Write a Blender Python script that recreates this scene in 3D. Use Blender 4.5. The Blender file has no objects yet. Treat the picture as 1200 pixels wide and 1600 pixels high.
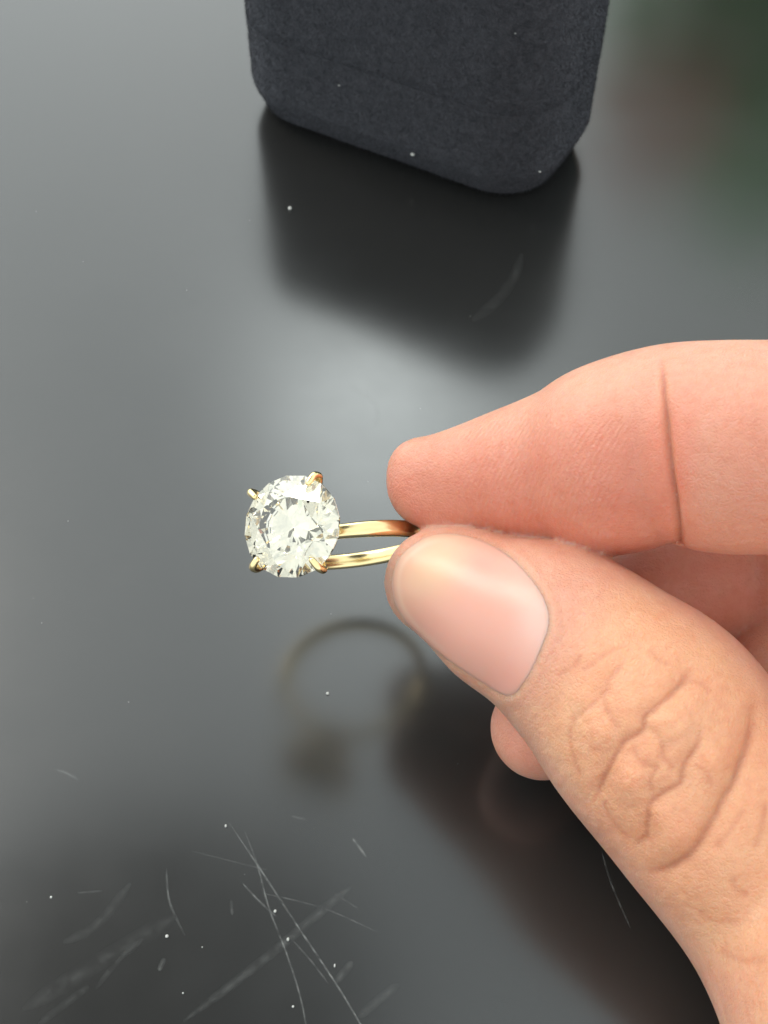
import bpy, bmesh, math, random
import numpy as np
from mathutils import Vector, Matrix

random.seed(7); rng = np.random.default_rng(7)
S = 0.001                      # the scene is laid out in millimetres
scene = bpy.context.scene
R = math.radians

# ------------------------------------------------------------------ camera
HC, FPX, PITCH = 116.0, 1800.0, R(53.8)      # camera height above the table (mm), focal length, pitch below horizontal
cam_d = bpy.data.cameras.new('camera'); cam = bpy.data.objects.new('camera', cam_d)
scene.collection.objects.link(cam); scene.camera = cam
cam.location = (0, 0, HC*S); cam.rotation_euler = (math.pi/2-PITCH, 0, 0)
cam_d.sensor_fit = 'VERTICAL'; cam_d.sensor_height = 36; cam_d.lens = 36*FPX/1600
cam_d.clip_start = 0.005; cam_d.clip_end = 200
cam_d.dof.use_dof = True; cam_d.dof.focus_distance = 0.112; cam_d.dof.aperture_fstop = 75
CM = Matrix.Translation((0, 0, HC)) @ Matrix.Rotation(math.pi/2-PITCH, 4, 'X')      # camera space mm -> world mm
CMn = np.array(CM)
def pt(u, v, d): return ((u-600)/FPX*d, (800-v)/FPX*d, -d)
def w2(p):
    p = np.asarray(p, float); return p @ CMn[:3, :3].T + CMn[:3, 3]
def tab(u, v, z=0.0):
    r = CM.to_3x3() @ Vector(((u-600)/FPX, (800-v)/FPX, -1)); t = (z-HC)/r.z
    return Vector((r.x*t, r.y*t, z))

# ------------------------------------------------------------------ sky and sun
SUN_EL, SUN_AZ = R(45), R(56)      # sun behind thin cloud, up to the left (azimuth counted anticlockwise from straight ahead)
world = bpy.data.worlds.new('World'); scene.world = world; world.use_nodes = True
wn, wl = world.node_tree.nodes, world.node_tree.links
bg = wn['Background']; bg.inputs['Strength'].default_value = 0.10
sky = wn.new('ShaderNodeTexSky'); sky.sky_type = 'NISHITA'; sky.sun_disc = False
sky.sun_elevation = SUN_EL; sky.sun_rotation = -SUN_AZ; sky.dust_density = 2.0; sky.air_density = 1.0; sky.ozone_density = 1.0
hs = wn.new('ShaderNodeHueSaturation'); hs.inputs['Saturation'].default_value = 0.6
wl.new(sky.outputs[0], hs.inputs['Color'])
# a bright, broken cloud layer over the blue sky, brightest in one thin patch ahead
wtc = wn.new('ShaderNodeTexCoord'); cn = wn.new('ShaderNodeTexNoise'); cn.inputs['Scale'].default_value = 1.7; cn.inputs['Detail'].default_value = 3
wl.new(wtc.outputs['Generated'], cn.inputs['Vector'])
cr = wn.new('ShaderNodeValToRGB'); cr.color_ramp.elements[0].position = .3; cr.color_ramp.elements[0].color = (5.3, 5.9, 5.85, 1); cr.color_ramp.elements[1].position = .7; cr.color_ramp.elements[1].color = (8.4, 8.9, 8.65, 1)
wl.new(cn.outputs['Fac'], cr.inputs[0])
cd = wn.new('ShaderNodeVectorMath'); cd.operation = 'DISTANCE'; cd.inputs[1].default_value = (.0, .665, .745)
cv = wn.new('ShaderNodeTexNoise'); cv.inputs['Scale'].default_value = 5; cw = wn.new('ShaderNodeVectorMath'); cw.operation = 'SCALE'; cw.inputs['Scale'].default_value = .12
wl.new(wtc.outputs['Generated'], cv.inputs['Vector']); wl.new(cv.outputs['Color'], cw.inputs[0]); ca_ = wn.new('ShaderNodeVectorMath'); ca_.operation = 'ADD'
wl.new(wtc.outputs['Generated'], ca_.inputs[0]); wl.new(cw.outputs[0], ca_.inputs[1]); cb = wn.new('ShaderNodeVectorMath'); cb.operation = 'SUBTRACT'; cb.inputs[1].default_value = (.06, .06, .06)
wl.new(ca_.outputs[0], cb.inputs[0]); wl.new(cb.outputs[0], cd.inputs[0])
cm_ = wn.new('ShaderNodeMapRange'); cm_.interpolation_type = 'SMOOTHSTEP'; cm_.inputs[1].default_value = .03; cm_.inputs[2].default_value = .16; cm_.inputs[3].default_value = 4.8; cm_.inputs[4].default_value = 1.0
wl.new(cd.outputs['Value'], cm_.inputs[0]); cs = wn.new('ShaderNodeVectorMath'); cs.operation = 'SCALE'; wl.new(cr.outputs[0], cs.inputs[0]); wl.new(cm_.outputs[0], cs.inputs['Scale'])
ce = wn.new('ShaderNodeVectorMath'); ce.operation = 'DISTANCE'; ce.inputs[1].default_value = (0, .52, .855); wl.new(cb.outputs[0], ce.inputs[0])
cf = wn.new('ShaderNodeMapRange'); cf.interpolation_type = 'SMOOTHSTEP'; cf.inputs[1].default_value = .02; cf.inputs[2].default_value = .14; cf.inputs[3].default_value = 2.2; cf.inputs[4].default_value = 1.0
wl.new(ce.outputs['Value'], cf.inputs[0]); c3 = wn.new('ShaderNodeVectorMath'); c3.operation = 'SCALE'; wl.new(cs.outputs[0], c3.inputs[0]); wl.new(cf.outputs[0], c3.inputs['Scale']); cs = c3
gd = wn.new('ShaderNodeVectorMath'); gd.operation = 'DOT_PRODUCT'; gd.inputs[1].default_value = (-.45, .82, .36); wl.new(wtc.outputs['Generated'], gd.inputs[0])
gm = wn.new('ShaderNodeMapRange'); gm.interpolation_type = 'SMOOTHSTEP'; gm.inputs[1].default_value = .6; gm.inputs[2].default_value = 1.0; gm.inputs[3].default_value = 1.55; gm.inputs[4].default_value = 2.35
wl.new(gd.outputs['Value'], gm.inputs[0]); c2 = wn.new('ShaderNodeVectorMath'); c2.operation = 'SCALE'; wl.new(cs.outputs[0], c2.inputs[0]); wl.new(gm.outputs[0], c2.inputs['Scale']); cs = c2
cx_ = wn.new('ShaderNodeMix'); cx_.data_type = 'RGBA'; cx_.inputs[0].default_value = .72; wl.new(hs.outputs[0], cx_.inputs[6]); wl.new(cs.outputs[0], cx_.inputs[7])
wl.new(cx_.outputs[2], bg.inputs['Color'])
sun_d = bpy.data.lights.new('sun', 'SUN'); sun = bpy.data.objects.new('sun', sun_d); scene.collection.objects.link(sun)
sun_d.energy = 0.85; sun_d.angle = R(22); sun_d.color = (1.0, 0.93, 0.84)
sun.rotation_euler = (-(math.pi/2-SUN_EL), 0, SUN_AZ)
vs = scene.view_settings; vs.view_transform = 'Standard'; vs.look = 'None'; vs.gamma = 1; vs.use_curve_mapping = False; vs.exposure = 0.6
scene.cycles.max_bounces = 16; scene.cycles.transmission_bounces = 14; scene.cycles.glossy_bounces = 8
scene.cycles.caustics_refractive = False; scene.cycles.caustics_reflective = False; scene.cycles.blur_glossy = 0.3
scene.cycles.use_denoising = True; scene.cycles.sample_clamp_indirect = 6

# ------------------------------------------------------------------ helpers
COL = scene.collection
def link(name, me, mat=None, parent=None, smooth=True):
    o = bpy.data.objects.new(name, me); COL.objects.link(o)
    if mat: me.materials.append(mat)
    if smooth: me.polygons.foreach_set('use_smooth', [True]*len(me.polygons))
    if parent: o.parent = parent
    return o
def from_bm(name, bm, mat, parent=None, smooth=True):
    me = bpy.data.meshes.new(name); bm.normal_update(); bm.to_mesh(me); bm.free()
    return link(name, me, mat, parent, smooth)
def tag(o, label, cat, group=None, kind=None):
    o['label'] = label; o['category'] = cat
    if group: o['group'] = group
    if kind: o['kind'] = kind
    return o
def empty(name, loc):
    o = bpy.data.objects.new(name, None); COL.objects.link(o); o.location = loc; o.empty_display_size = 0.005; return o
def catmull(P, n=8, closed=False):
    P = np.asarray(P, float); N = len(P); out = []
    segs = range(N) if closed else range(N-1)
    for i in segs:
        if closed: p0, p1, p2, p3 = P[(i-1) % N], P[i], P[(i+1) % N], P[(i+2) % N]
        else: p0, p1, p2, p3 = P[max(i-1, 0)], P[i], P[i+1], P[min(i+2, N-1)]
        for k in range(n):
            t = k/n
            out.append(0.5*((2*p1)+(-p0+p2)*t+(2*p0-5*p1+4*p2-p3)*t*t+(-p0+3*p1-3*p2+p3)*t**3))
    if not closed: out.append(P[-1])
    return np.array(out)
def tube(bm, path, rad, seg=12, caps=True):
    path = [Vector(p) for p in path]; rings = []; up = None
    for i, p in enumerate(path):
        t = (path[min(i+1, len(path)-1)]-path[max(i-1, 0)]).normalized()
        if up is None: up = t.orthogonal().normalized()
        up = (up-t*up.dot(t)).normalized(); s = t.cross(up)
        r = rad[i] if hasattr(rad, '__len__') else rad
        rings.append([bm.verts.new(p+(up*math.cos(a)+s*math.sin(a))*r) for a in [2*math.pi*k/seg for k in range(seg)]])
    for a, b in zip(rings, rings[1:]):
        for k in range(seg): bm.faces.new((a[k], a[(k+1) % seg], b[(k+1) % seg], b[k]))
    if caps: bm.faces.new(rings[0][::-1]); bm.faces.new(rings[-1])
def mat(name, **kw):
    m = bpy.data.materials.new(name); m.use_nodes = True; b = m.node_tree.nodes['Principled BSDF']
    for k, v in kw.items():
        k = k.replace('_', ' ')
        b.inputs[k].default_value = (*v, 1) if isinstance(v, tuple) and len(v) == 3 and 'Radius' not in k else v
    return m, m.node_tree.nodes, m.node_tree.links, b
def noise(n, l, scale, detail=4, rough=0.5, vec=None, dist=0):
    x = n.new('ShaderNodeTexNoise'); x.inputs['Scale'].default_value = scale; x.inputs['Detail'].default_value = detail
    x.inputs['Roughness'].default_value = rough; x.inputs['Distortion'].default_value = dist
    if vec is None:
        tc = n.new('ShaderNodeTexCoord'); vec = tc.outputs['Object']
    l.new(vec, x.inputs['Vector']); return x
def ramp(n, l, src, stops):
    r = n.new('ShaderNodeValToRGB'); e = r.color_ramp.elements
    while len(e) < len(stops): e.new(0.5)
    for q, (p, c) in zip(e, stops): q.position = p; q.color = (*c, 1) if len(c) == 3 else c
    l.new(src, r.inputs[0]); return r
def bump(n, l, b, h, strength, dist, prev=None):
    x = n.new('ShaderNodeBump'); x.inputs['Strength'].default_value = strength; x.inputs['Distance'].default_value = dist
    l.new(h, x.inputs['Height'])
    if prev: l.new(prev.outputs[0], x.inputs['Normal'])
    l.new(x.outputs[0], b.inputs['Normal']); return x

# ------------------------------------------------------------------ table
m_table, n, l, b = mat('table_lacquer', Base_Color=(0.016, 0.016, 0.0155), Roughness=0.2, IOR=1.8)
nz = noise(n, l, 30, 5, 0.6); r = ramp(n, l, nz.outputs['Fac'], [(0.3, (0.175,)*3), (0.75, (0.245,)*3)]); l.new(r.outputs[0], b.inputs['Roughness'])
nf = noise(n, l, 5000, 3, 0.6); bump(n, l, b, nf.outputs['Fac'], 0.05, 0.00004)
table = empty('table', (0, 0.25, 0)); tag(table, 'glossy charcoal grey tabletop with fine scratches and dust under the hand', 'table')
bm = bmesh.new(); bmesh.ops.create_cube(bm, size=1)
for v in bm.verts: v.co = Vector((v.co.x*1.3, v.co.y*1.3, (v.co.z-0.5)*0.024))
bmesh.ops.bevel(bm, geom=bm.edges[:], offset=0.004, segments=3, affect='EDGES', profile=0.5)
top = from_bm('tabletop', bm, m_table, table, smooth=False)
bm = bmesh.new()
for sx in (-1, 1):
    for sy in (-1, 1):
        q = bmesh.ops.create_cube(bm, size=1)['verts']
        for v in q: v.co = Vector((v.co.x*0.05+sx*0.58, v.co.y*0.05+sy*0.58, (v.co.z-0.5)*0.7-0.024))
        from_bm('leg', bm, m_table, table, smooth=False); bm = bmesh.new()
bm.free()

# scratches: shallow raised burrs of pale scuffed lacquer lying in the surface
m_scr, n, l, b = mat('scuffed_lacquer', Base_Color=(0.42, 0.43, 0.42), Roughness=0.6)
at = n.new('ShaderNodeAttribute'); at.attribute_name = 'scuff'
ns = noise(n, l, 900, 4, 0.7); mr = n.new('ShaderNodeMapRange'); mr.inputs[1].default_value = 0.35; mr.inputs[2].default_value = 0.65
l.new(ns.outputs['Fac'], mr.inputs[0]); mu = n.new('ShaderNodeMath'); mu.operation = 'MULTIPLY'
l.new(mr.outputs[0], mu.inputs[0]); l.new(at.outputs['Fac'], mu.inputs[1]); l.new(mu.outputs[0], b.inputs['Alpha'])
SCR = [  # polyline in picture of the table, half width px, strength
 ([(359,1287),(402,1351),(467,1450),(525,1537),(563,1600),(590,1650)], 1.3, .75),
 ([(382,1298),(402,1351),(420,1418),(446,1485),(467,1549),(478,1600),(486,1650)], 1.3, .6),
 ([(379,1380),(405,1408),(432,1432)], 1.4, .6), ([(408,1395),(502,1418),(589,1456)], 1.1, .35),
 ([(286,1596),(360,1540),(437,1479),(500,1425),(548,1386)], 5, .22), ([(260,1357),(265,1409),(289,1462)], 1.5, .4),
 ([(361,1406),(363,1430)], 2, .4), ([(551,1310),(560,1322),(572,1339)], 1.8, .8), ([(87,1202),(106,1209),(125,1220)], 2, .35),
 ([(35,1578),(157,1502),(274,1432)], 9, .10), ([(99,1473),(152,1444),(204,1380)], 5, .10), ([(455,1467),(485,1500),(513,1537)], 1.2, .35),
 ([(560,1590),(592,1562),(624,1537)], 5, .18), ([(525,1535),(538,1518),(551,1502)], 4, .2), ([(248,1517),(257,1497)], 3, .3),
 ([(816,396),(803,432),(778,468),(738,502)], 6, .09), ([(570,612),(590,640),(585,668)], 4, .12), ([(545,600),(575,622)], 4, .1),
 ([(940,1330),(955,1380),(985,1450)], 1.2, .5), ([(520,1395),(560,1420)], 1.2, .3), ([(455,1275),(480,1281)], 1.4, .3),
 ([(120,1395),(160,1392)], 1.2, .25), ([(1120,560),(1150,600)], 5, .05), ([(300,1330),(420,1360)], 1, .2), ([(540,980),(600,940)], 3, .12),
 ([(150,1545),(185,1500),(230,1462)], 3, .14), ([(60,1600),(140,1540)], 4, .12)]
for k in range(0):
    u, v = random.uniform(20, 640), random.uniform(1340, 1600); a = random.choice([-0.65, 1.0, 0.75, -0.8])+random.uniform(-.3, .3); L = random.uniform(15, 70)
    SCR.append(([(u, v), (u+L*.5*math.cos(a)+random.uniform(-2, 2), v+L*.5*math.sin(a)), (u+L*math.cos(a), v+L*math.sin(a))], random.uniform(.7, 1.3), random.uniform(.1, .3)))
V, F, A = [], [], []
for pl, hw, st in SCR:
    c = catmull(pl, 6); base = len(V); m = len(c)
    for i, p in enumerate(c):
        d = c[min(i+1, m-1)]-c[max(i-1, 0)]; nn = np.array([-d[1], d[0]])/np.linalg.norm(d); t = i/(m-1)
        taper = min(1, 4*t+.25, 4*(1-t)+.25)
        for s, aa, z in ((-1, 0, .004), (0, 1, .02), (1, 0, .004)):
            q = p+nn*s*hw*taper*1.6; V.append(tab(q[0], q[1], z)*S-Vector((0, .25, 0))); A.append(aa*st*.55*(.5+.5*taper))
        if i:
            o = base+3*(i-1)
            F += [(o, o+1, o+4, o+3), (o+1, o+2, o+5, o+4)]
me = bpy.data.meshes.new('scratch'); me.from_pydata([tuple(v) for v in V], [], F)
me.attributes.new('scuff', 'FLOAT', 'POINT').data.foreach_set('value', np.array(A, np.float32))
o = link('scratches', me, m_scr, table); o['kind'] = 'stuff'

# dust specks (tiny irregular crumbs)
m_dust, n, l, b = mat('pale_lint', Base_Color=(0.5, 0.5, 0.48), Roughness=0.8)
def crumb(bm, c, r):
    q = bmesh.ops.create_icosphere(bm, subdivisions=1, radius=1)['verts']
    sx, sy = random.uniform(.7, 1.3), random.uniform(.7, 1.3)
    for v in q: v.co = Vector(c)+Vector((v.co.x*sx*r, v.co.y*sy*r, v.co.z*r*.6))*random.uniform(.8, 1.15)
bm = bmesh.new()
spk = [(453,327,5),(512,1084,3.6),(353,1291,3),(450,1468,3.5),(261,1463,3),(286,1552,2.8),(458,1573,3),(523,1509,3),(430,1424,3),(316,1480,1.8),(80,1402,2.2)]
for k in range(18): spk.append((random.uniform(0, 900), random.uniform(250, 1600), random.uniform(.4, .8)))
for u, v, r in spk:
    p = tab(u, v); rr = .8*r/FPX*(Vector((0, 0, HC))-p).length; crumb(bm, (p+Vector((0, 0, rr*.5)))*S-Vector((0, .25, 0)), rr*S)
o = from_bm('dust', bm, m_dust, table); o['kind'] = 'stuff'

# ------------------------------------------------------------------ ring box
m_box, n, l, b = mat('dark_velvet', Base_Color=(0.021, 0.0215, 0.027), Roughness=0.95, Sheen_Weight=0.35, Sheen_Roughness=0.45, Sheen_Tint=(0.56, 0.6, 0.7))
b.inputs['Specular IOR Level'].default_value = 0.15
nz = noise(n, l, 800, 8, 0.8, dist=1.2); r = ramp(n, l, nz.outputs['Fac'], [(0.34, (0.0155, 0.0155, 0.0185)), (0.66, (0.082, 0.081, 0.091))]); l.new(r.outputs[0], b.inputs['Base Color'])
nb = noise(n, l, 1500, 6, 0.7, dist=2); b1 = bump(n, l, b, nb.outputs['Fac'], 0.9, 0.0005); bump(n, l, b, nz.outputs['Fac'], 0.25, 0.0005, b1)
pl_, pr_ = tab(362, 178), tab(832, 346)          # the two lower front corners before rounding
dx = (pr_-pl_); BW = dx.length; ang = math.atan2(dx.y, dx.x); BD, BH, SEAM = 28.0, 43.0, 16.0
print('BOX', BW, ang)
box = empty('ring_box', ((pl_+pr_)/2)*S); box.rotation_euler = (0, 0, ang)
tag(box, 'dark navy velvet ring box standing on the table behind the ring', 'ring box')
def rbox(name, z0, z1, rb, rt, inset, RC=10.5):
    """rounded-corner box: rows of rounded-rectangle loops, rb / rt the bottom / top edge radius"""
    prof = []
    for k in range(4):
        a = math.pi/2*k/8; prof.append((z0+rb*(1-math.cos(a)), rb*(1-math.sin(a))))
    nm = 14
    for k in range(1, nm): prof.append((z0+rb+(z1-rt-z0-rb)*k/nm, 0))
    for k in range(4):
        a = math.pi/2*k/8; prof.append((z1-rt*(1-math.sin(a)), rt*(1-math.cos(a))))
    bm = bmesh.new(); rings = []
    for z, ins in prof:
        ins += inset; ring = []; r = max(RC-ins, .5); hx, hy = BW/2-ins, BD/2-ins
        for cx, cy, a0 in ((1, -1, -90), (1, 1, 0), (-1, 1, 90), (-1, -1, 180)):
            for k in range(13):
                a = R(a0+90*k/12); ring.append(((cx*(hx-r)+r*math.cos(a)), (cy*(hy-r)+r*math.sin(a))+BD/2))
        pts = []
        for i, p in enumerate(ring):      # subdivide the straight runs
            q = ring[(i+1) % len(ring)]; pts.append(p)
            if math.dist(p, q) > 6:
                for k in range(1, 16): pts.append((p[0]+(q[0]-p[0])*k/16, p[1]+(q[1]-p[1])*k/16))
        ri = []
        for x, y in pts:
            w = .04*math.sin(x*.33+z*.2)+.03*math.sin(y*.5-z*.45+x*.21)
            ri.append(bm.verts.new(Vector((x*(1+w/BW), y+w*.6, z))*S))
        rings.append(ri)
    for a, c in zip(rings, rings[1:]):
        for k in range(len(a)): bm.faces.new((a[k], a[(k+1) % len(a)], c[(k+1) % len(a)], c[k]))
    bm.faces.new(rings[0][::-1]); bm.faces.new(rings[-1])
    return from_bm(name, bm, m_box, box)
rbox('base', 0.0, SEAM, 4.5, .07, 0)
rbox('lid', SEAM+.02, BH, .07, 5, 0)
def nap(host, count, z0=-1, z1=99):
    me_ = host.data; P = [p for p in me_.polygons if (p.normal.y < .35 or p.normal.z > .5) and z0*S < p.center.z < z1*S and abs(p.normal.z) < .9]; ar = np.array([p.area for p in P]); pick = rng.choice(len(P), count, p=ar/ar.sum())
    vv = np.zeros(len(me_.vertices)*3); me_.vertices.foreach_get('co', vv); vv = vv.reshape(-1, 3); V_ = np.zeros((count, 3, 3))
    tri = np.array([[vv[P[i].vertices[k % len(P[i].vertices)]] for k in range(4)] for i in pick]); nn_ = np.array([P[i].normal[:] for i in pick])
    a, c = rng.random((2, count, 1)); p = (tri[:, 0]*(1-a)+tri[:, 1]*a)*(1-c)+(tri[:, 3]*(1-a)+tri[:, 2]*a)*c
    cl = np.sin(p[:, :1]*900+np.sin(p[:, 2:]*700)*2)+np.sin(p[:, 2:]*1100+p[:, :1]*500)
    d = nn_*.7+rng.normal(0, .5, (count, 3))+np.array([[.25, 0, -.45]])+cl*np.array([[.18, 0, .12]]); d /= np.linalg.norm(d, axis=1, keepdims=True)
    L = rng.uniform(.25, .62, (count, 1))*S; s_ = np.cross(d, rng.normal(0, 1, (count, 3))); s_ /= np.linalg.norm(s_, axis=1, keepdims=True); w = .028*S
    V_[:, 0] = p-s_*w; V_[:, 1] = p+s_*w; V_[:, 2] = p+d*L
    q = bpy.data.meshes.new('nap'); q.from_pydata(V_.reshape(-1, 3).tolist(), [], np.arange(count*3).reshape(-1, 3).tolist())
    o_ = link('nap', q, m_box, host); o_['kind'] = 'stuff'
nap(bpy.data.objects['base'], 38000); nap(bpy.data.objects['lid'], 60000); nap(bpy.data.objects['lid'], 1500, SEAM-.1, SEAM+.9)
bm = bmesh.new()
for u, v, r in ((645, 241, 3.4), (843, 268, 2.8), (530, 133, 1.8), (805, 52, 1.5)):
    # ray from the camera onto the front face of the box (or its rounded corner)
    mw = Matrix.Translation(box.location/S) @ Matrix.Rotation(ang, 4, 'Z'); mi = mw.inverted()
    o_ = mi @ Vector((0, 0, HC)); d_ = mi.to_3x3() @ (CM.to_3x3() @ Vector(((u-600)/FPX, (800-v)/FPX, -1)))
    t = -o_.y/d_.y; p = o_+d_*t
    if p.x > BW/2-10.5:
        for k in range(400):
            t += .02; p = o_+d_*t; q = Vector((max(p.x-(BW/2-10.5), 0), p.y-10.5))
            if q.length < 10.5: break
    crumb(bm, p*S, r/FPX*200*S)
o = from_bm('lint', bm, m_dust, box); o['kind'] = 'stuff'

# ------------------------------------------------------------------ ring
m_gold, n, l, b = mat('yellow_gold', Base_Color=(1.0, 0.80, 0.42), Metallic=1.0, Roughness=0.19)
ng = noise(n, l, 700, 4, 0.6); bump(n, l, b, ng.outputs['Fac'], 0.06, 0.0002)
m_dia = bpy.data.materials.new('diamond'); m_dia.use_nodes = True; n, l = m_dia.node_tree.nodes, m_dia.node_tree.links
g = n.new('ShaderNodeBsdfGlass'); g.inputs['IOR'].default_value = 2.42; g.inputs['Roughness'].default_value = 0.0; g.inputs['Color'].default_value = (.945, .93, .885, 1)
l.new(g.outputs[0], n['Material Output'].inputs['Surface'])
a_ = Vector((-.35, .16, .925)).normalized(); n_ = Vector((-.10, .96, -.24)); n_ = (n_-a_*n_.dot(a_)).normalized(); w_ = n_.cross(a_)
DC = Vector(pt(455, 822, 109)); DIA = 9.9; RO, HEAD = 9.3, 5.4
ring_c = DC-a_*(HEAD+RO)
M = Matrix((( w_.x, n_.x, a_.x), (w_.y, n_.y, a_.y), (w_.z, n_.z, a_.z))).to_4x4(); M.translation = ring_c
RW = CM @ M; RW.translation = RW.translation*S
ring = empty('ring', (0, 0, 0)); ring.matrix_world = RW
tag(ring, 'yellow gold solitaire ring with a large round brilliant diamond in four prongs', 'ring')
bm = bmesh.new(); NS = 160; rings = []          # local: x = w, y = band axis, z = diamond axis
for i in range(NS):
    t = 2*math.pi*i/NS; near = math.exp(-((math.sin(t/2-math.pi/4))**2)/.03) if False else 0
    top_ = max(0, math.cos(t)); hw = .84-.16*top_**8; th = 1.35
    prof = []
    for k in range(20):
        q = 2*math.pi*k/20; c, s = math.cos(q), math.sin(q)
        y = hw*math.copysign(abs(c)**.55, c); rr = math.copysign(abs(s)**.8, s)*th/2
        if s < 0: rr *= .8
        prof.append((y, RO-th/2+rr-.0*y*y))
    rings.append([bm.verts.new(Vector((math.sin(t)*r_, y, math.cos(t)*r_))*S) for y, r_ in prof])
for i in range(NS):
    A_, B_ = rings[i], rings[(i+1) % NS]
    for k in range(20): bm.faces.new((A_[k], A_[(k+1) % 20], B_[(k+1) % 20], B_[k]))
bmesh.ops.recalc_face_normals(bm, faces=bm.faces[:]); from_bm('band', bm, m_gold, ring)
GZ = RO+HEAD                                      # girdle height
bm = bmesh.new()                                  # setting: collar rings and peg under the stone
for rr, z, tr in ((3.8, GZ-2.0, .3), (2.1, GZ-4.3, .5)):
    P = [Vector((rr*math.cos(t), rr*math.sin(t), z))*S for t in [2*math.pi*k/48 for k in range(49)]]
    tube(bm, P, tr*S, 10, caps=False)
tube(bm, [Vector((0, 0, RO-1))*S, Vector((0, 0, RO+.2))*S, Vector((0, 0, GZ-4.72))*S], [1.3*S, 1.15*S, 2.2*S], 24)
from_bm('setting', bm, m_gold, ring)
# prong directions are those seen: two upper, two lower, about the stone's axis
def stone_angle(du, dv):
    v = Vector((du, dv, 0)); return math.atan2(v.dot(n_), v.dot(w_))
for du, dv in ((-65, 50), (38, 70), (-56, -60), (50, -58)):
    t = stone_angle(du, dv); cx, sy = math.cos(t), math.sin(t); rg = DIA/2
    path = [(1.9, GZ-4.2), (2.7, GZ-3.2), (3.9, GZ-1.7), (rg+.25, GZ-.5), (rg+.42, GZ+.15), (rg+.25, GZ+.75), (rg-.35, GZ+1.0), (rg-.8, GZ+1.12)]
    path = catmull(path, 5); nr = len(path)
    rad = [(.31+.08*math.sin(math.pi*min(1, i/nr*1.1)))*S for i in range(nr)]
    rad[-1] *= .45; rad[-2] *= .75; rad[-3] *= .9
    bm = bmesh.new(); tube(bm, [Vector((cx*p[0], sy*p[0], p[1]))*S for p in path], rad, 12); from_bm('prong', bm, m_gold, ring)
bm = bmesh.new(); D = DIA
def P3(r, deg, z): return bm.verts.new(Vector((r*D*math.cos(R(deg)), r*D*math.sin(R(deg)), z*D+GZ))*S)
tr_, tz, mr_, cul = .28, .15, .385, -.453
T = [P3(tr_, 45*k, tz) for k in range(8)]
mz = tz*(.5-mr_*math.cos(R(22.5)))/(.5-tr_)
Mi = [P3(mr_, 45*k+22.5, mz) for k in range(8)]
G = [P3(.5, 22.5*j, 0) for j in range(16)]; G2 = [P3(.5, 22.5*j, -.022) for j in range(16)]
lr = .115; lz = -.022+(cul+.022)*(.5-lr*math.cos(R(22.5)))/.5
N_ = [P3(lr, 45*k+22.5, lz) for k in range(8)]; C = P3(0, 0, cul)
bm.faces.new(T)
for k in range(8):
    k1 = (k+1) % 8; g0, g1, g2 = 2*k, 2*k+1, (2*k+2) % 16
    bm.faces.new((T[k], Mi[k], T[k1])); bm.faces.new((T[k], Mi[k-1], G[g0], Mi[k]))
    bm.faces.new((Mi[k], G[g0], G[g1])); bm.faces.new((Mi[k], G[g1], G[g2]))
    bm.faces.new((C, N_[k], G2[g0], N_[k-1])); bm.faces.new((N_[k], G2[g1], G2[g0])); bm.faces.new((N_[k], G2[g2], G2[g1]))
for j in range(16): bm.faces.new((G[j], G2[j], G2[(j+1) % 16], G[(j+1) % 16]))
bmesh.ops.recalc_face_normals(bm, faces=bm.faces[:]); from_bm('diamond', bm, m_dia, ring, smooth=False)

# ------------------------------------------------------------------ hand: one continuous skin grown from tapered finger chains
# each node: picture x, y, distance from the camera along its axis (mm), radius (mm)
CH = {
 'thumb': [(684,910,113.5,5.3),(725,925,112.5,6.1),(790,960,111,7.45),(868,993,109,8.7),(955,1065,106.5,9.7),(1025,1135,104.5,10.7),(1110,1245,103,10.4),(1262,1430,100,10.8),(1475,1700,88,14.0)],
 'index': [(672,746,117,3.95),(705,744,116.3,4.62),(745,743,115.4,5.4),(805,739,114.2,6.55),(855,732,113.1,7.25),(912,723,111.7,8.15),(962,715,110,9.3),(1045,689,108,9.05),(1130,699,105,9.7),(1250,699,102,9.5),(1450,700,100,10),(1780,850,98,12)],
 'middle': [(846,1138,117,5.2),(895,1075,119,6.3),(970,975,122,7.4),(1080,905,124,8.2),(1210,898,123,7.9),(1480,860,112,9.5),(1830,960,104,12)],
 'ring_f': [(1150,1140,117,5.2),(1250,1050,118,6.8),(1400,1000,116,8.0),(1560,1000,110,8.5),(1860,1060,108,11.5)],
 'little': [(1330,1230,111,5.0),(1420,1180,110,6.0),(1520,1120,109,6.8),(1640,1100,108,7.2),(1840,1170,107,10)],
 'index_tip': [(649,730,117,2.6),(648,750,116.8,2.7),(647,769,116.2,2.5),(655,783,115.8,2.45),(672,789,115.5,2.5),(695,790,115.3,2.75),(718,783,115.2,3.2)],
 'palm0': [(1780,850,98,12),(2000,1200,94,14),(2200,1500,91,15),(2600,1850,86,17)],
 'palm1': [(1830,960,104,12),(2020,1250,97,14),(2200,1500,91,15)],
 'palm2': [(1860,1060,106,11.5),(2030,1300,97,14),(2200,1500,91,15)],
 'palm3': [(1475,1700,88,14),(1750,1560,93,13),(2100,1500,92,15)],
 'palm4': [(1780,850,98,11),(1620,1250,98,10),(1500,1560,91,12)],
}
GROUP = {'thumb': 0, 'index': 1, 'middle': 2, 'ring_f': 3, 'little': 4}
h = 0.5; lo = np.array([-2.0, -66.0, -134.0]); hi = np.array([104.0, 19.0, -66.0])
dims = np.ceil((hi-lo)/h).astype(int)
ax = [lo[i]+h*np.arange(dims[i]) for i in range(3)]
BIG = 9.0
def smin(a, b, k):
    hh = np.clip(.5+.5*(b-a)/k, 0, 1); return b+(a-b)*hh-k*hh*(1-hh)
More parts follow.
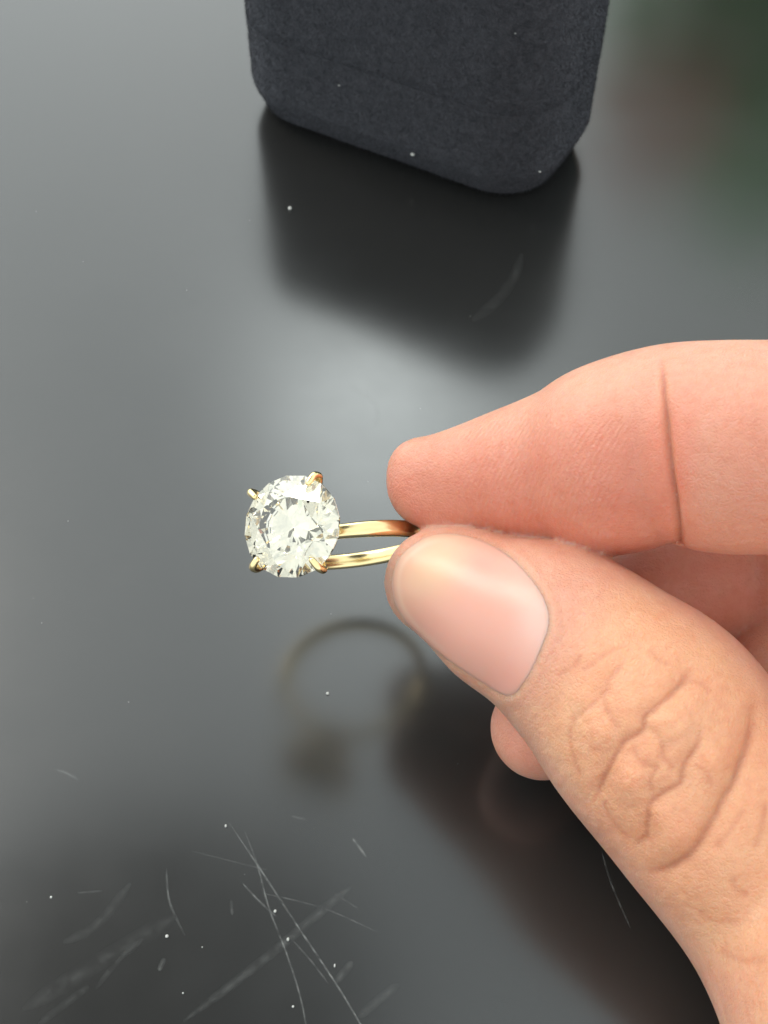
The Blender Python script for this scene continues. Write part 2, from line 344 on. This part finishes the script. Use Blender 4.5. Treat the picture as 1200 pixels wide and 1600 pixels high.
def chain_sdf(nodes):
    C4 = np.array([(*pt(u, v, d), r) for u, v, d, r in nodes]); C4 = catmull(C4, 11)
    f = np.full(dims, BIG, np.float32)
    for p in C4:                                  # the union of the spheres swept along the chain
        i0 = np.maximum(np.floor((p[:3]-p[3]-5-lo)/h).astype(int), 0); i1 = np.minimum(np.ceil((p[:3]+p[3]+5-lo)/h).astype(int), dims)
        if np.any(i1 <= i0): continue
        X, Y, Z = np.meshgrid(*(ax[k][i0[k]:i1[k]].astype(np.float32) for k in range(3)), indexing='ij', sparse=True)
        dd = np.sqrt((X-np.float32(p[0]))**2+(Y-np.float32(p[1]))**2+(Z-np.float32(p[2]))**2)-np.float32(p[3])
        sl = tuple(slice(i0[k], i1[k]) for k in range(3)); f[sl] = np.minimum(f[sl], dd)
    return f
fs = {k: chain_sdf(v) for k, v in CH.items()}
fs['index'] = smin(fs['index'], fs.pop('index_tip'), 1.6)
stack = np.stack([fs[k] for k in GROUP]); label = np.argmin(stack, 0)
palm = fs['palm0']
for k in ('palm1', 'palm2', 'palm3', 'palm4'): palm = smin(palm, fs[k], 5.0)
sd = fs['thumb']
for k in ('index', 'middle', 'ring_f', 'little'): sd = smin(sd, fs[k], .8)
sd = smin(sd, palm, 4.0)
import openvdb
grid = openvdb.FloatGrid(BIG); grid.copyFromArray(np.ascontiguousarray(sd, np.float32))
pts, quads = grid.convertToQuads(isovalue=0.0)
pts = np.asarray(pts, float)*h+lo
me = bpy.data.meshes.new('hand_low'); me.from_pydata(pts.tolist(), [], quads[:, ::-1].tolist())
tmp = link('hand_low', me)
md = tmp.modifiers.new('s', 'SMOOTH'); md.iterations = 6; md.factor = .5
md = tmp.modifiers.new('u', 'SUBSURF'); md.levels = 1; md.render_levels = 1
dg = bpy.context.evaluated_depsgraph_get(); hm = bpy.data.meshes.new_from_object(tmp.evaluated_get(dg)); hm.name = 'hand'
bpy.data.objects.remove(tmp); bpy.data.meshes.remove(me)
nv = len(hm.vertices); co = np.zeros(nv*3); hm.vertices.foreach_get('co', co); co = co.reshape(-1, 3)
def normals(me_):
    a = np.zeros(len(me_.vertices)*3); me_.vertices.foreach_get('normal', a); return a.reshape(-1, 3)
nor = normals(hm)
print('HAND verts', nv)
if (nor*(co-co.mean(0))).sum() < 0:
    hm.flip_normals(); nor = normals(hm)
idx = np.clip(np.round((co-lo)/h).astype(int), 0, dims-1); lab = label[idx[:, 0], idx[:, 1], idx[:, 2]]
U = 600-co[:, 0]/co[:, 2]*FPX; Vv = 800+co[:, 1]/co[:, 2]*FPX
facing = -(nor*co).sum(1)/np.linalg.norm(co, axis=1)             # > 0 on the side of the hand that shows
def sstep(a, b, x):
    t = np.clip((x-a)/(b-a), 0, 1); return t*t*(3-2*t)
def pdist(P, sel):
    best = np.full(sel.sum(), 1e9); par = np.zeros(sel.sum()); x, y = U[sel], Vv[sel]; m_ = len(P)-1
    for i in range(m_):
        d = P[i+1]-P[i]; t = np.clip(((x-P[i][0])*d[0]+(y-P[i][1])*d[1])/(d@d+1e-9), 0, 1)
        r = np.hypot(x-P[i][0]-t*d[0], y-P[i][1]-t*d[1]); k = r < best; best[k] = r[k]; par[k] = (i+t[k])/m_
    return best, par
def inside(P, x, y):
    c = np.zeros(len(x), bool); j = len(P)-1
    for i in range(len(P)):
        k = ((P[i][1] > y) != (P[j][1] > y)) & (x < (P[j][0]-P[i][0])*(y-P[i][1])/(P[j][1]-P[i][1]+1e-12)+P[i][0]); c ^= k; j = i
    return c
disp = np.zeros(nv); crease = np.zeros(nv)
TH = (lab == 0) & (facing > .0) & (U < 1330); IX = (lab == 1) & (facing > 0) & (U < 1330)
def vnoise(x, y, seed):
    T = np.random.default_rng(seed).uniform(-1, 1, (256, 256)); xi, yi = np.floor(x).astype(int), np.floor(y).astype(int); fx, fy = x-xi, y-yi
    fx = fx*fx*fx*(fx*(fx*6-15)+10); fy = fy*fy*fy*(fy*(fy*6-15)+10); g = lambda a, b: T[a % 256, b % 256]
    return (g(xi, yi)*(1-fx)+g(xi+1, yi)*fx)*(1-fy)+(g(xi, yi+1)*(1-fx)+g(xi+1, yi+1)*fx)*fy
SA = (U*.72+Vv*.69); TA = (-U*.69+Vv*.72)          # along / across the thumb
U0, V0 = U.copy(), Vv.copy()
def carve(sel, pl, w, depth, bulge=.35, cr=1.0):
    P = catmull(pl, 5); d, t = pdist(P, sel)
    tap = np.clip(np.minimum(t, 1-t)*5+.15, 0, 1); tap = tap*tap*(3-2*tap)
    g = np.exp(-(d/w)**2)*tap; disp[sel] += -depth*g+bulge*depth*np.exp(-((d-2.3*w)/(1.5*w))**2)*tap
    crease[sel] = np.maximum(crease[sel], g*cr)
CRE = [
 ([(1082,1040),(1062,1068),(1030,1105),(1008,1122),(1003,1143),(972,1163),(952,1198),(936,1233),(926,1258)], 6.5, .62),
 ([(1102,1128),(1086,1168),(1070,1195),(1060,1225),(1022,1248),(1010,1280),(1005,1310),(985,1316)], 6.5, .5),
 ([(1180,1090),(1172,1150),(1151,1210),(1121,1270),(1090,1320),(1050,1353),(1005,1366)], 9, .75),
 ([(980,1032),(952,1060),(946,1080),(916,1105),(888,1132)], 5.5, .3),
 ([(1003,1128),(1030,1155),(1040,1188),(1056,1202)], 4.5, .34), ([(985,1168),(1003,1193),(1036,1200)], 4.5, .34),
 ([(1010,1012),(1030,1032),(1048,1040)], 5, .22), ([(938,1068),(950,1110),(974,1142)], 4.5, .22),
 ([(898,1110),(890,1160),(908,1218)], 5, .18), ([(943,1248),(958,1288),(988,1316)], 5, .3),
 ([(1140,1365),(1150,1390),(1172,1400)], 5, .25), ([(1030,1200),(1016,1225),(1030,1262)], 4.5, .26),
 ([(1080,1195),(1100,1205),(1110,1232)], 5, .16), ([(1062,1070),(1090,1066),(1110,1085)], 5, .18),
 ([(965,1010),(935,1030),(905,1045)], 5, .16), ([(1112,1330),(1140,1300),(1165,1262)], 6, .18), ([(1180,1330),(1192,1290),(1196,1250)], 6, .2),
 ([(918,1165),(940,1172),(962,1170)], 4.5, .2), ([(870,1060),(895,1040),(905,1018)], 4.5, .12), ([(1090,1420),(1120,1440),(1160,1442)], 6, .15),
 ([(1120,1480),(1160,1500),(1200,1500)], 7, .15)]
U = U0+3*vnoise(U0/38, V0/38, 3)+.8*vnoise(U0/11, V0/11, 4); Vv = V0+3*vnoise(U0/38, V0/38, 5)+.8*vnoise(U0/11, V0/11, 6)
big = {0: 1.0, 1: .9, 2: 1.0}
for i, (pl, w, dp) in enumerate(CRE):
    k = (1.0 if i == 2 else .85) if i in big else .6
    carve(TH, pl, w*.95, dp*k*.30, bulge=0, cr=1 if i in big else .55)          # the sharp line of the fold
    carve(TH, pl, w*2.6, dp*k*.46, bulge=.12, cr=.3 if i in big else .12)      # and the soft valley round it
U, Vv = U0, V0
# the rumpled skin over the joint: a network of short valleys, mostly across the thumb
zone = np.exp(-(((SA-1535)/190)**2)-((TA-160)/190)**4)*(lab == 0)*sstep(0, .35, facing)
zone2 = (sstep(1180, 1330, SA))*(lab == 0)*sstep(0, .35, facing)
wx = SA+8*vnoise(SA/40, TA/40, 21); wy = TA+8*vnoise(SA/40, TA/40, 22)
for fs_, ft_, am, wd, sd_ in ((26, 110, .06, .12, 31), (60, 34, .02, .09, 32), (13, 52, .036, .15, 33), (28, 14, .018, .14, 36), (8, 24, .018, .2, 37)):
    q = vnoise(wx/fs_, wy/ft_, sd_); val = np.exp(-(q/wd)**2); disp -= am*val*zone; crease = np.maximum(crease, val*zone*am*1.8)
disp += zone*(.06*vnoise(wx/30, wy/30, 34)+.018*vnoise(wx/12, wy/12, 35))
disp -= zone2*.028*np.exp(-(vnoise(wx/11, wy/26, 41)/.2)**2)
# soft pads between the folds
for cx, cy, rr, am in ((985,1215,26,.3),(1050,1110,34,.3),(1060,1300,40,.35),(1110,1190,26,.2),(940,1140,26,.2),(1020,1265,26,.2)):
    disp[TH] += 1.25*am*np.exp(-((U[TH]-cx)**2+(Vv[TH]-cy)**2)/rr**2)
carve(IX, [(1034,560),(1037,610),(1041,680),(1047,740),(1055,790),(1062,870),(1066,920)], 4.5, .32, bulge=.12)
carve(IX, [(1039,620),(1043,690),(1050,760),(1058,820),(1064,880)], 13, .4, bulge=.15, cr=.2)
# thumb nail outline
NAIL = catmull([(622,878),(614,910),(620,945),(636,972),(655,993),(700,1030),(750,1063),(794,1086),(820,1062),(842,1018),(856,978),(853,946),(835,913),(800,874),(760,849),(715,836),(676,838),(645,854)], 6, closed=True)
sel = (lab == 0) & (U < 960) & (facing > -.15)
dn, par = pdist(np.vstack([NAIL, NAIL[:1]]), sel); ins = inside(NAIL, U[sel], Vv[sel]); sn = np.where(ins, -dn, dn)
nail_sd = np.full(nv, 99.0); nail_sd[sel] = sn
nail_w = np.where((U > 665) & (nail_sd < 90), sstep(665, 720, U), 0)      # the fold runs along sides and base, not round the free edge
nail_zone = nail_sd < 40
base_co = co.copy()
disp[nail_zone] += (-.05*(1-sstep(-6, 2, nail_sd)) + .13*np.exp(-((nail_sd-10)/8)**2)*nail_w)[nail_zone]
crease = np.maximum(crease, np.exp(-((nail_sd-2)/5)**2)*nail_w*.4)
co2 = co+nor*disp[:, None]
# skin colour: yellower over the back of the thumb, pinker on the pads and tips
thumb_back = (lab == 0)*sstep(.15, .8, facing)*sstep(850, 930, U*.75+Vv*.25)
thumb_back = (lab == 0)*sstep(.2, .75, facing)*sstep(0, 90, (U-845)*.72+(Vv-1000)*.45)
pad = np.where(lab == 1, 1.0, 0)*sstep(600, 720, Vv+ (U-900)*.18)*(1-.65*sstep(1050, 1110, U))
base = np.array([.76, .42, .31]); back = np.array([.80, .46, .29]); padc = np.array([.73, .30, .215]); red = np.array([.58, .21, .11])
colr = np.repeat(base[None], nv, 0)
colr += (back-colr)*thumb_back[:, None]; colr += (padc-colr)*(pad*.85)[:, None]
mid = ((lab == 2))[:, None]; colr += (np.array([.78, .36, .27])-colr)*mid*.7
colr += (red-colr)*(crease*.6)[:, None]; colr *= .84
prt = (lab == 1)*sstep(680, 760, U)*(1-sstep(930, 1020, U))*sstep(625, 680, Vv)
oh = np.array(w2(np.array([pt(1000, 1000, 118)]))[0]); oh[2] = 0
def put(me_, c): me_.vertices.foreach_set('co', ((w2(c)-oh)*S).ravel()); me_.update()
put(hm, co2)
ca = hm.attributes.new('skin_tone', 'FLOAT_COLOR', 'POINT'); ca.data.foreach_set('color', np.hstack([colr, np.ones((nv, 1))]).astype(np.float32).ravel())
hm.attributes.new('print', 'FLOAT', 'POINT').data.foreach_set('value', prt.astype(np.float32))
m_skin, n, l, b = mat('skin', Roughness=0.5, Subsurface_Weight=1.0, Subsurface_Radius=(1.0, .38, .2), Subsurface_Scale=0.0024)
b.inputs['Specular IOR Level'].default_value = 0.4
at = n.new('ShaderNodeAttribute'); at.attribute_name = 'skin_tone'
nm = noise(n, l, 320, 5, .6); mx = n.new('ShaderNodeMix'); mx.data_type = 'RGBA'; mx.blend_type = 'MULTIPLY'; mx.inputs[0].default_value = .55
rm = ramp(n, l, nm.outputs['Fac'], [(.3, (.97, .86, .81)), (.7, (1.05, 1.05, 1.05))]); l.new(at.outputs['Color'], mx.inputs[6]); l.new(rm.outputs[0], mx.inputs[7]); 
n2_ = noise(n, l, 110, 4, .65, dist=.6); m2_ = n.new('ShaderNodeMix'); m2_.data_type = 'RGBA'; m2_.blend_type = 'MULTIPLY'; m2_.inputs[0].default_value = .8
r2_ = ramp(n, l, n2_.outputs['Fac'], [(.35, (1.02, .90, .86)), (.62, (1.04, 1.03, 1.0))]); l.new(mx.outputs[2], m2_.inputs[6]); l.new(r2_.outputs[0], m2_.inputs[7])
n3_ = noise(n, l, 1100, 3, .7); m3_ = n.new('ShaderNodeMix'); m3_.data_type = 'RGBA'; m3_.blend_type = 'MULTIPLY'; m3_.inputs[0].default_value = .5
r3_ = ramp(n, l, n3_.outputs['Fac'], [(.32, (.95, .84, .79)), (.55, (1.03, 1.03, 1.03))]); l.new(m2_.outputs[2], m3_.inputs[6]); l.new(r3_.outputs[0], m3_.inputs[7]); l.new(m3_.outputs[2], b.inputs['Base Color'])
rr_ = ramp(n, l, nm.outputs['Fac'], [(.3, (.34,)*3), (.7, (.52,)*3)]); l.new(rr_.outputs[0], b.inputs['Roughness'])
vo = n.new('ShaderNodeTexVoronoi'); vo.inputs['Scale'].default_value = 2600; vo.feature = 'DISTANCE_TO_EDGE'; tc = n.new('ShaderNodeTexCoord'); l.new(tc.outputs['Object'], vo.inputs['Vector'])
vr = ramp(n, l, vo.outputs['Distance'], [(0, (0,)*3), (.25, (1,)*3)])
b1 = bump(n, l, b, vr.outputs[0], .4, .00008)
nb = noise(n, l, 1300, 5, .6); b2 = bump(n, l, b, nb.outputs['Fac'], .5, .00028, b1)
wv = n.new('ShaderNodeTexWave'); wv.inputs['Scale'].default_value = 600; wv.inputs['Distortion'].default_value = 2.0; wv.inputs['Detail'].default_value = 1; wv.inputs['Detail Scale'].default_value = .3
mp = n.new('ShaderNodeMapping'); mp.inputs['Rotation'].default_value = (R(20), R(-15), R(38)); l.new(tc.outputs['Object'], mp.inputs[0]); l.new(mp.outputs[0], wv.inputs['Vector'])
ap = n.new('ShaderNodeAttribute'); ap.attribute_name = 'print'; mm = n.new('ShaderNodeMath'); mm.operation = 'MULTIPLY'; l.new(wv.outputs['Fac'], mm.inputs[0]); l.new(ap.outputs['Fac'], mm.inputs[1])
bump(n, l, b, mm.outputs[0], .55, .00008, b2)
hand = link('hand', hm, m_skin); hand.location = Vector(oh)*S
tag(hand, 'bare hand pinching the gold ring between thumb and index finger', 'hand')
# nail plate: lifted off the bare thumb surface, its rim dipping under the fold
fq = np.zeros(len(hm.polygons)*4, int); hm.polygons.foreach_get('vertices', fq); fq = fq.reshape(-1, 4)
keep = (nail_sd[fq] < 7).all(1); fk = fq[keep]; uq, inv = np.unique(fk, return_inverse=True); inv = inv.reshape(-1, 4)
lift = .07-.17*sstep(-3, 7, nail_sd[uq])
nco = base_co[uq]+nor[uq]*lift[:, None]
nm_ = bpy.data.meshes.new('fingernail'); nm_.from_pydata(((w2(nco)-oh)*S).tolist(), [], inv.tolist())
uu, vv2 = U[uq], Vv[uq]; ncol = np.repeat(np.array([[.77, .40, .315]]), len(uq), 0)
tipw = np.exp(-(((uu-675)*.8+(vv2-885)*.6)/45)**2)*np.exp(-(((uu-675)*-.6+(vv2-885)*.8)/75)**2)
ncol += (np.array([.78, .54, .34])-ncol)*np.clip(tipw*.8, 0, 1)[:, None]
pk = np.exp(-((uu-755)**2+(vv2-888)**2)/28**2)*.55+np.exp(-((uu-790)**2+(vv2-1060)**2)/45**2)*.7+np.exp(-((uu-660)**2+(vv2-965)**2)/50**2)*.4
ncol += (np.array([.74, .36, .29])-ncol)*np.clip(pk, 0, 1)[:, None]
lun = np.exp(-((uu-840)**2/35**2+(vv2-975)**2/50**2)); ncol += (np.array([.80, .60, .54])-ncol)*(lun*.5)[:, None]
rim = np.exp(-((nail_sd[uq]+9)/3.5)**2)*(1-sstep(640, 720, uu)); ncol += (np.array([.85, .66, .5])-ncol)*(rim*.35)[:, None]; ncol *= .88
nm_.attributes.new('skin_tone', 'FLOAT_COLOR', 'POINT').data.foreach_set('color', np.hstack([ncol, np.ones((len(uq), 1))]).astype(np.float32).ravel())
m_nail, n, l, b = mat('nail', Roughness=0.34, Subsurface_Weight=.8, Subsurface_Radius=(1.0, .4, .25), Subsurface_Scale=.0012)
at = n.new('ShaderNodeAttribute'); at.attribute_name = 'skin_tone'; l.new(at.outputs['Color'], b.inputs['Base Color']); b.inputs['Specular IOR Level'].default_value = .45
nn = noise(n, l, 900, 2, .5); bump(n, l, b, nn.outputs['Fac'], .05, .0001)
link('fingernail', nm_, m_nail, hand)

# ------------------------------------------------------------------ what the tabletop mirrors: an added dark dome and a leafy plant
m_dome, n, l, b = mat('black_enamel', Base_Color=(0.012, 0.012, 0.012), Roughness=0.6)
dark_dome = empty('reflection_dome', (-.098, .096, .38)); tag(dark_dome, 'unseen black dome above the table, added for its dark reflection', 'dark_dome')  # unseen stand-in, added to put a dark round reflection in the tabletop
bm = bmesh.new(); prof = [(.100, 0), (.098, .02), (.088, .05), (.070, .08), (.045, .1), (.02, .115), (.014, .13), (.012, .128), (.018, .11), (.043, .096), (.067, .077), (.085, .048), (.095, .019), (.0975, 0)]
rg_ = [[bm.verts.new((r*math.cos(2*math.pi*k/40), r*math.sin(2*math.pi*k/40), z)) for k in range(40)] for r, z in prof]
for i in range(len(rg_)):
    a, c = rg_[i], rg_[(i+1) % len(rg_)]
    for k in range(40): bm.faces.new((a[k], a[(k+1) % 40], c[(k+1) % 40], c[k]))
bmesh.ops.recalc_face_normals(bm, faces=bm.faces[:]); from_bm('dome_shell', bm, m_dome, dark_dome)
bm = bmesh.new(); tube(bm, [(0, 0, .125), (0, 0, .5), (0, 0, 1.6)], .003, 8); from_bm('dome_cord', bm, m_dome, dark_dome)
bm = bmesh.new(); tube(bm, [(0, 0, .128), (0, 0, .10), (0, 0, .07)], [.011, .016, .013], 16); from_bm('dome_plug', bm, m_dome, dark_dome)

m_leaf, n, l, b = mat('green_leaf', Base_Color=(0.03, 0.12, 0.025), Roughness=0.45)
nl = noise(n, l, 40, 3); r = ramp(n, l, nl.outputs['Fac'], [(.3, (.05, .42, .03)), (.7, (.12, .62, .06))]); l.new(r.outputs[0], b.inputs['Base Color'])
tl = n.new('ShaderNodeBsdfTranslucent'); l.new(r.outputs[0], tl.inputs['Color']); ms = n.new('ShaderNodeMixShader'); ms.inputs[0].default_value = .6
l.new(b.outputs[0], ms.inputs[1]); l.new(tl.outputs[0], ms.inputs[2]); l.new(ms.outputs[0], n['Material Output'].inputs['Surface'])
m_pot, n, l, b = mat('terracotta', Base_Color=(0.30, 0.12, 0.07), Roughness=0.8)
m_red, n, l, b = mat('red_petal', Base_Color=(0.80, 0.22, 0.07), Roughness=0.5)
PX, PY = .205, .48
plant = empty('potted_plant', (PX, PY, 0)); tag(plant, 'leafy green plant with a red bloom in a clay pot beyond the box', 'plant')
bm = bmesh.new(); prof = [(.0, .002), (.055, .002), (.07, .085), (.076, .085), (.076, .10), (.068, .10), (.064, .088), (0, .086)]
rg_ = [[bm.verts.new((max(r, .0005)*math.cos(2*math.pi*k/32), max(r, .0005)*math.sin(2*math.pi*k/32), z)) for k in range(32)] for r, z in prof]
for a, c in zip(rg_, rg_[1:]):
    for k in range(32): bm.faces.new((a[k], a[(k+1) % 32], c[(k+1) % 32], c[k]))
from_bm('pot', bm, m_pot, plant)
bm = bmesh.new()
for k in range(120):
    th = random.uniform(0, 2*math.pi); el = random.uniform(-.1, 1.4); rr = .125*random.uniform(.5, 1)
    c = Vector((rr*math.cos(th)*math.cos(el), rr*math.sin(th)*math.cos(el), .13+rr*1.15*math.sin(el)))
    d = (c-Vector((0, 0, .1))).normalized(); rd = d.copy(); d = (d*.45+Vector((random.uniform(-.4, .4), random.uniform(-.4, .4), -.8))).normalized()
    s = d.cross(rd).normalized(); up = s.cross(d); L = random.uniform(.06, .10); W = L*.32
    rows = []
    for i in range(5):
        t = i/4; w = W*math.sin(math.pi*(t*.86+.07))**.8; p = c+d*L*(t-.3)-up*L*.35*t*t
        rows.append((bm.verts.new(p-s*w+up*w*.25), bm.verts.new(p), bm.verts.new(p+s*w+up*w*.25)))
    for a, e in zip(rows, rows[1:]):
        bm.faces.new((a[0], a[1], e[1], e[0])); bm.faces.new((a[1], a[2], e[2], e[1]))
o = from_bm('foliage', bm, m_leaf, plant); o['kind'] = 'stuff'
bm = bmesh.new()
for k in range(4): a = k*2.4; tube(bm, [(0, 0, .085), (.02*math.cos(a), .02*math.sin(a), .14), (.07*math.cos(a), .07*math.sin(a), .2)], [.003, .0025, .0015], 6)
from_bm('stems', bm, m_leaf, plant)
bm = bmesh.new()
for k in range(22):
    a = k*2.4; rr = .024*math.sqrt(k/22); c = Vector((-.098+rr*math.cos(a), -.09, .155+rr*math.sin(a)))
    q = bmesh.ops.create_icosphere(bm, subdivisions=1, radius=.010)['verts']
    for v in q: v.co = c+Vector((v.co.x, v.co.y*1.4, v.co.z*.8))
from_bm('bloom', bm, m_red, plant)
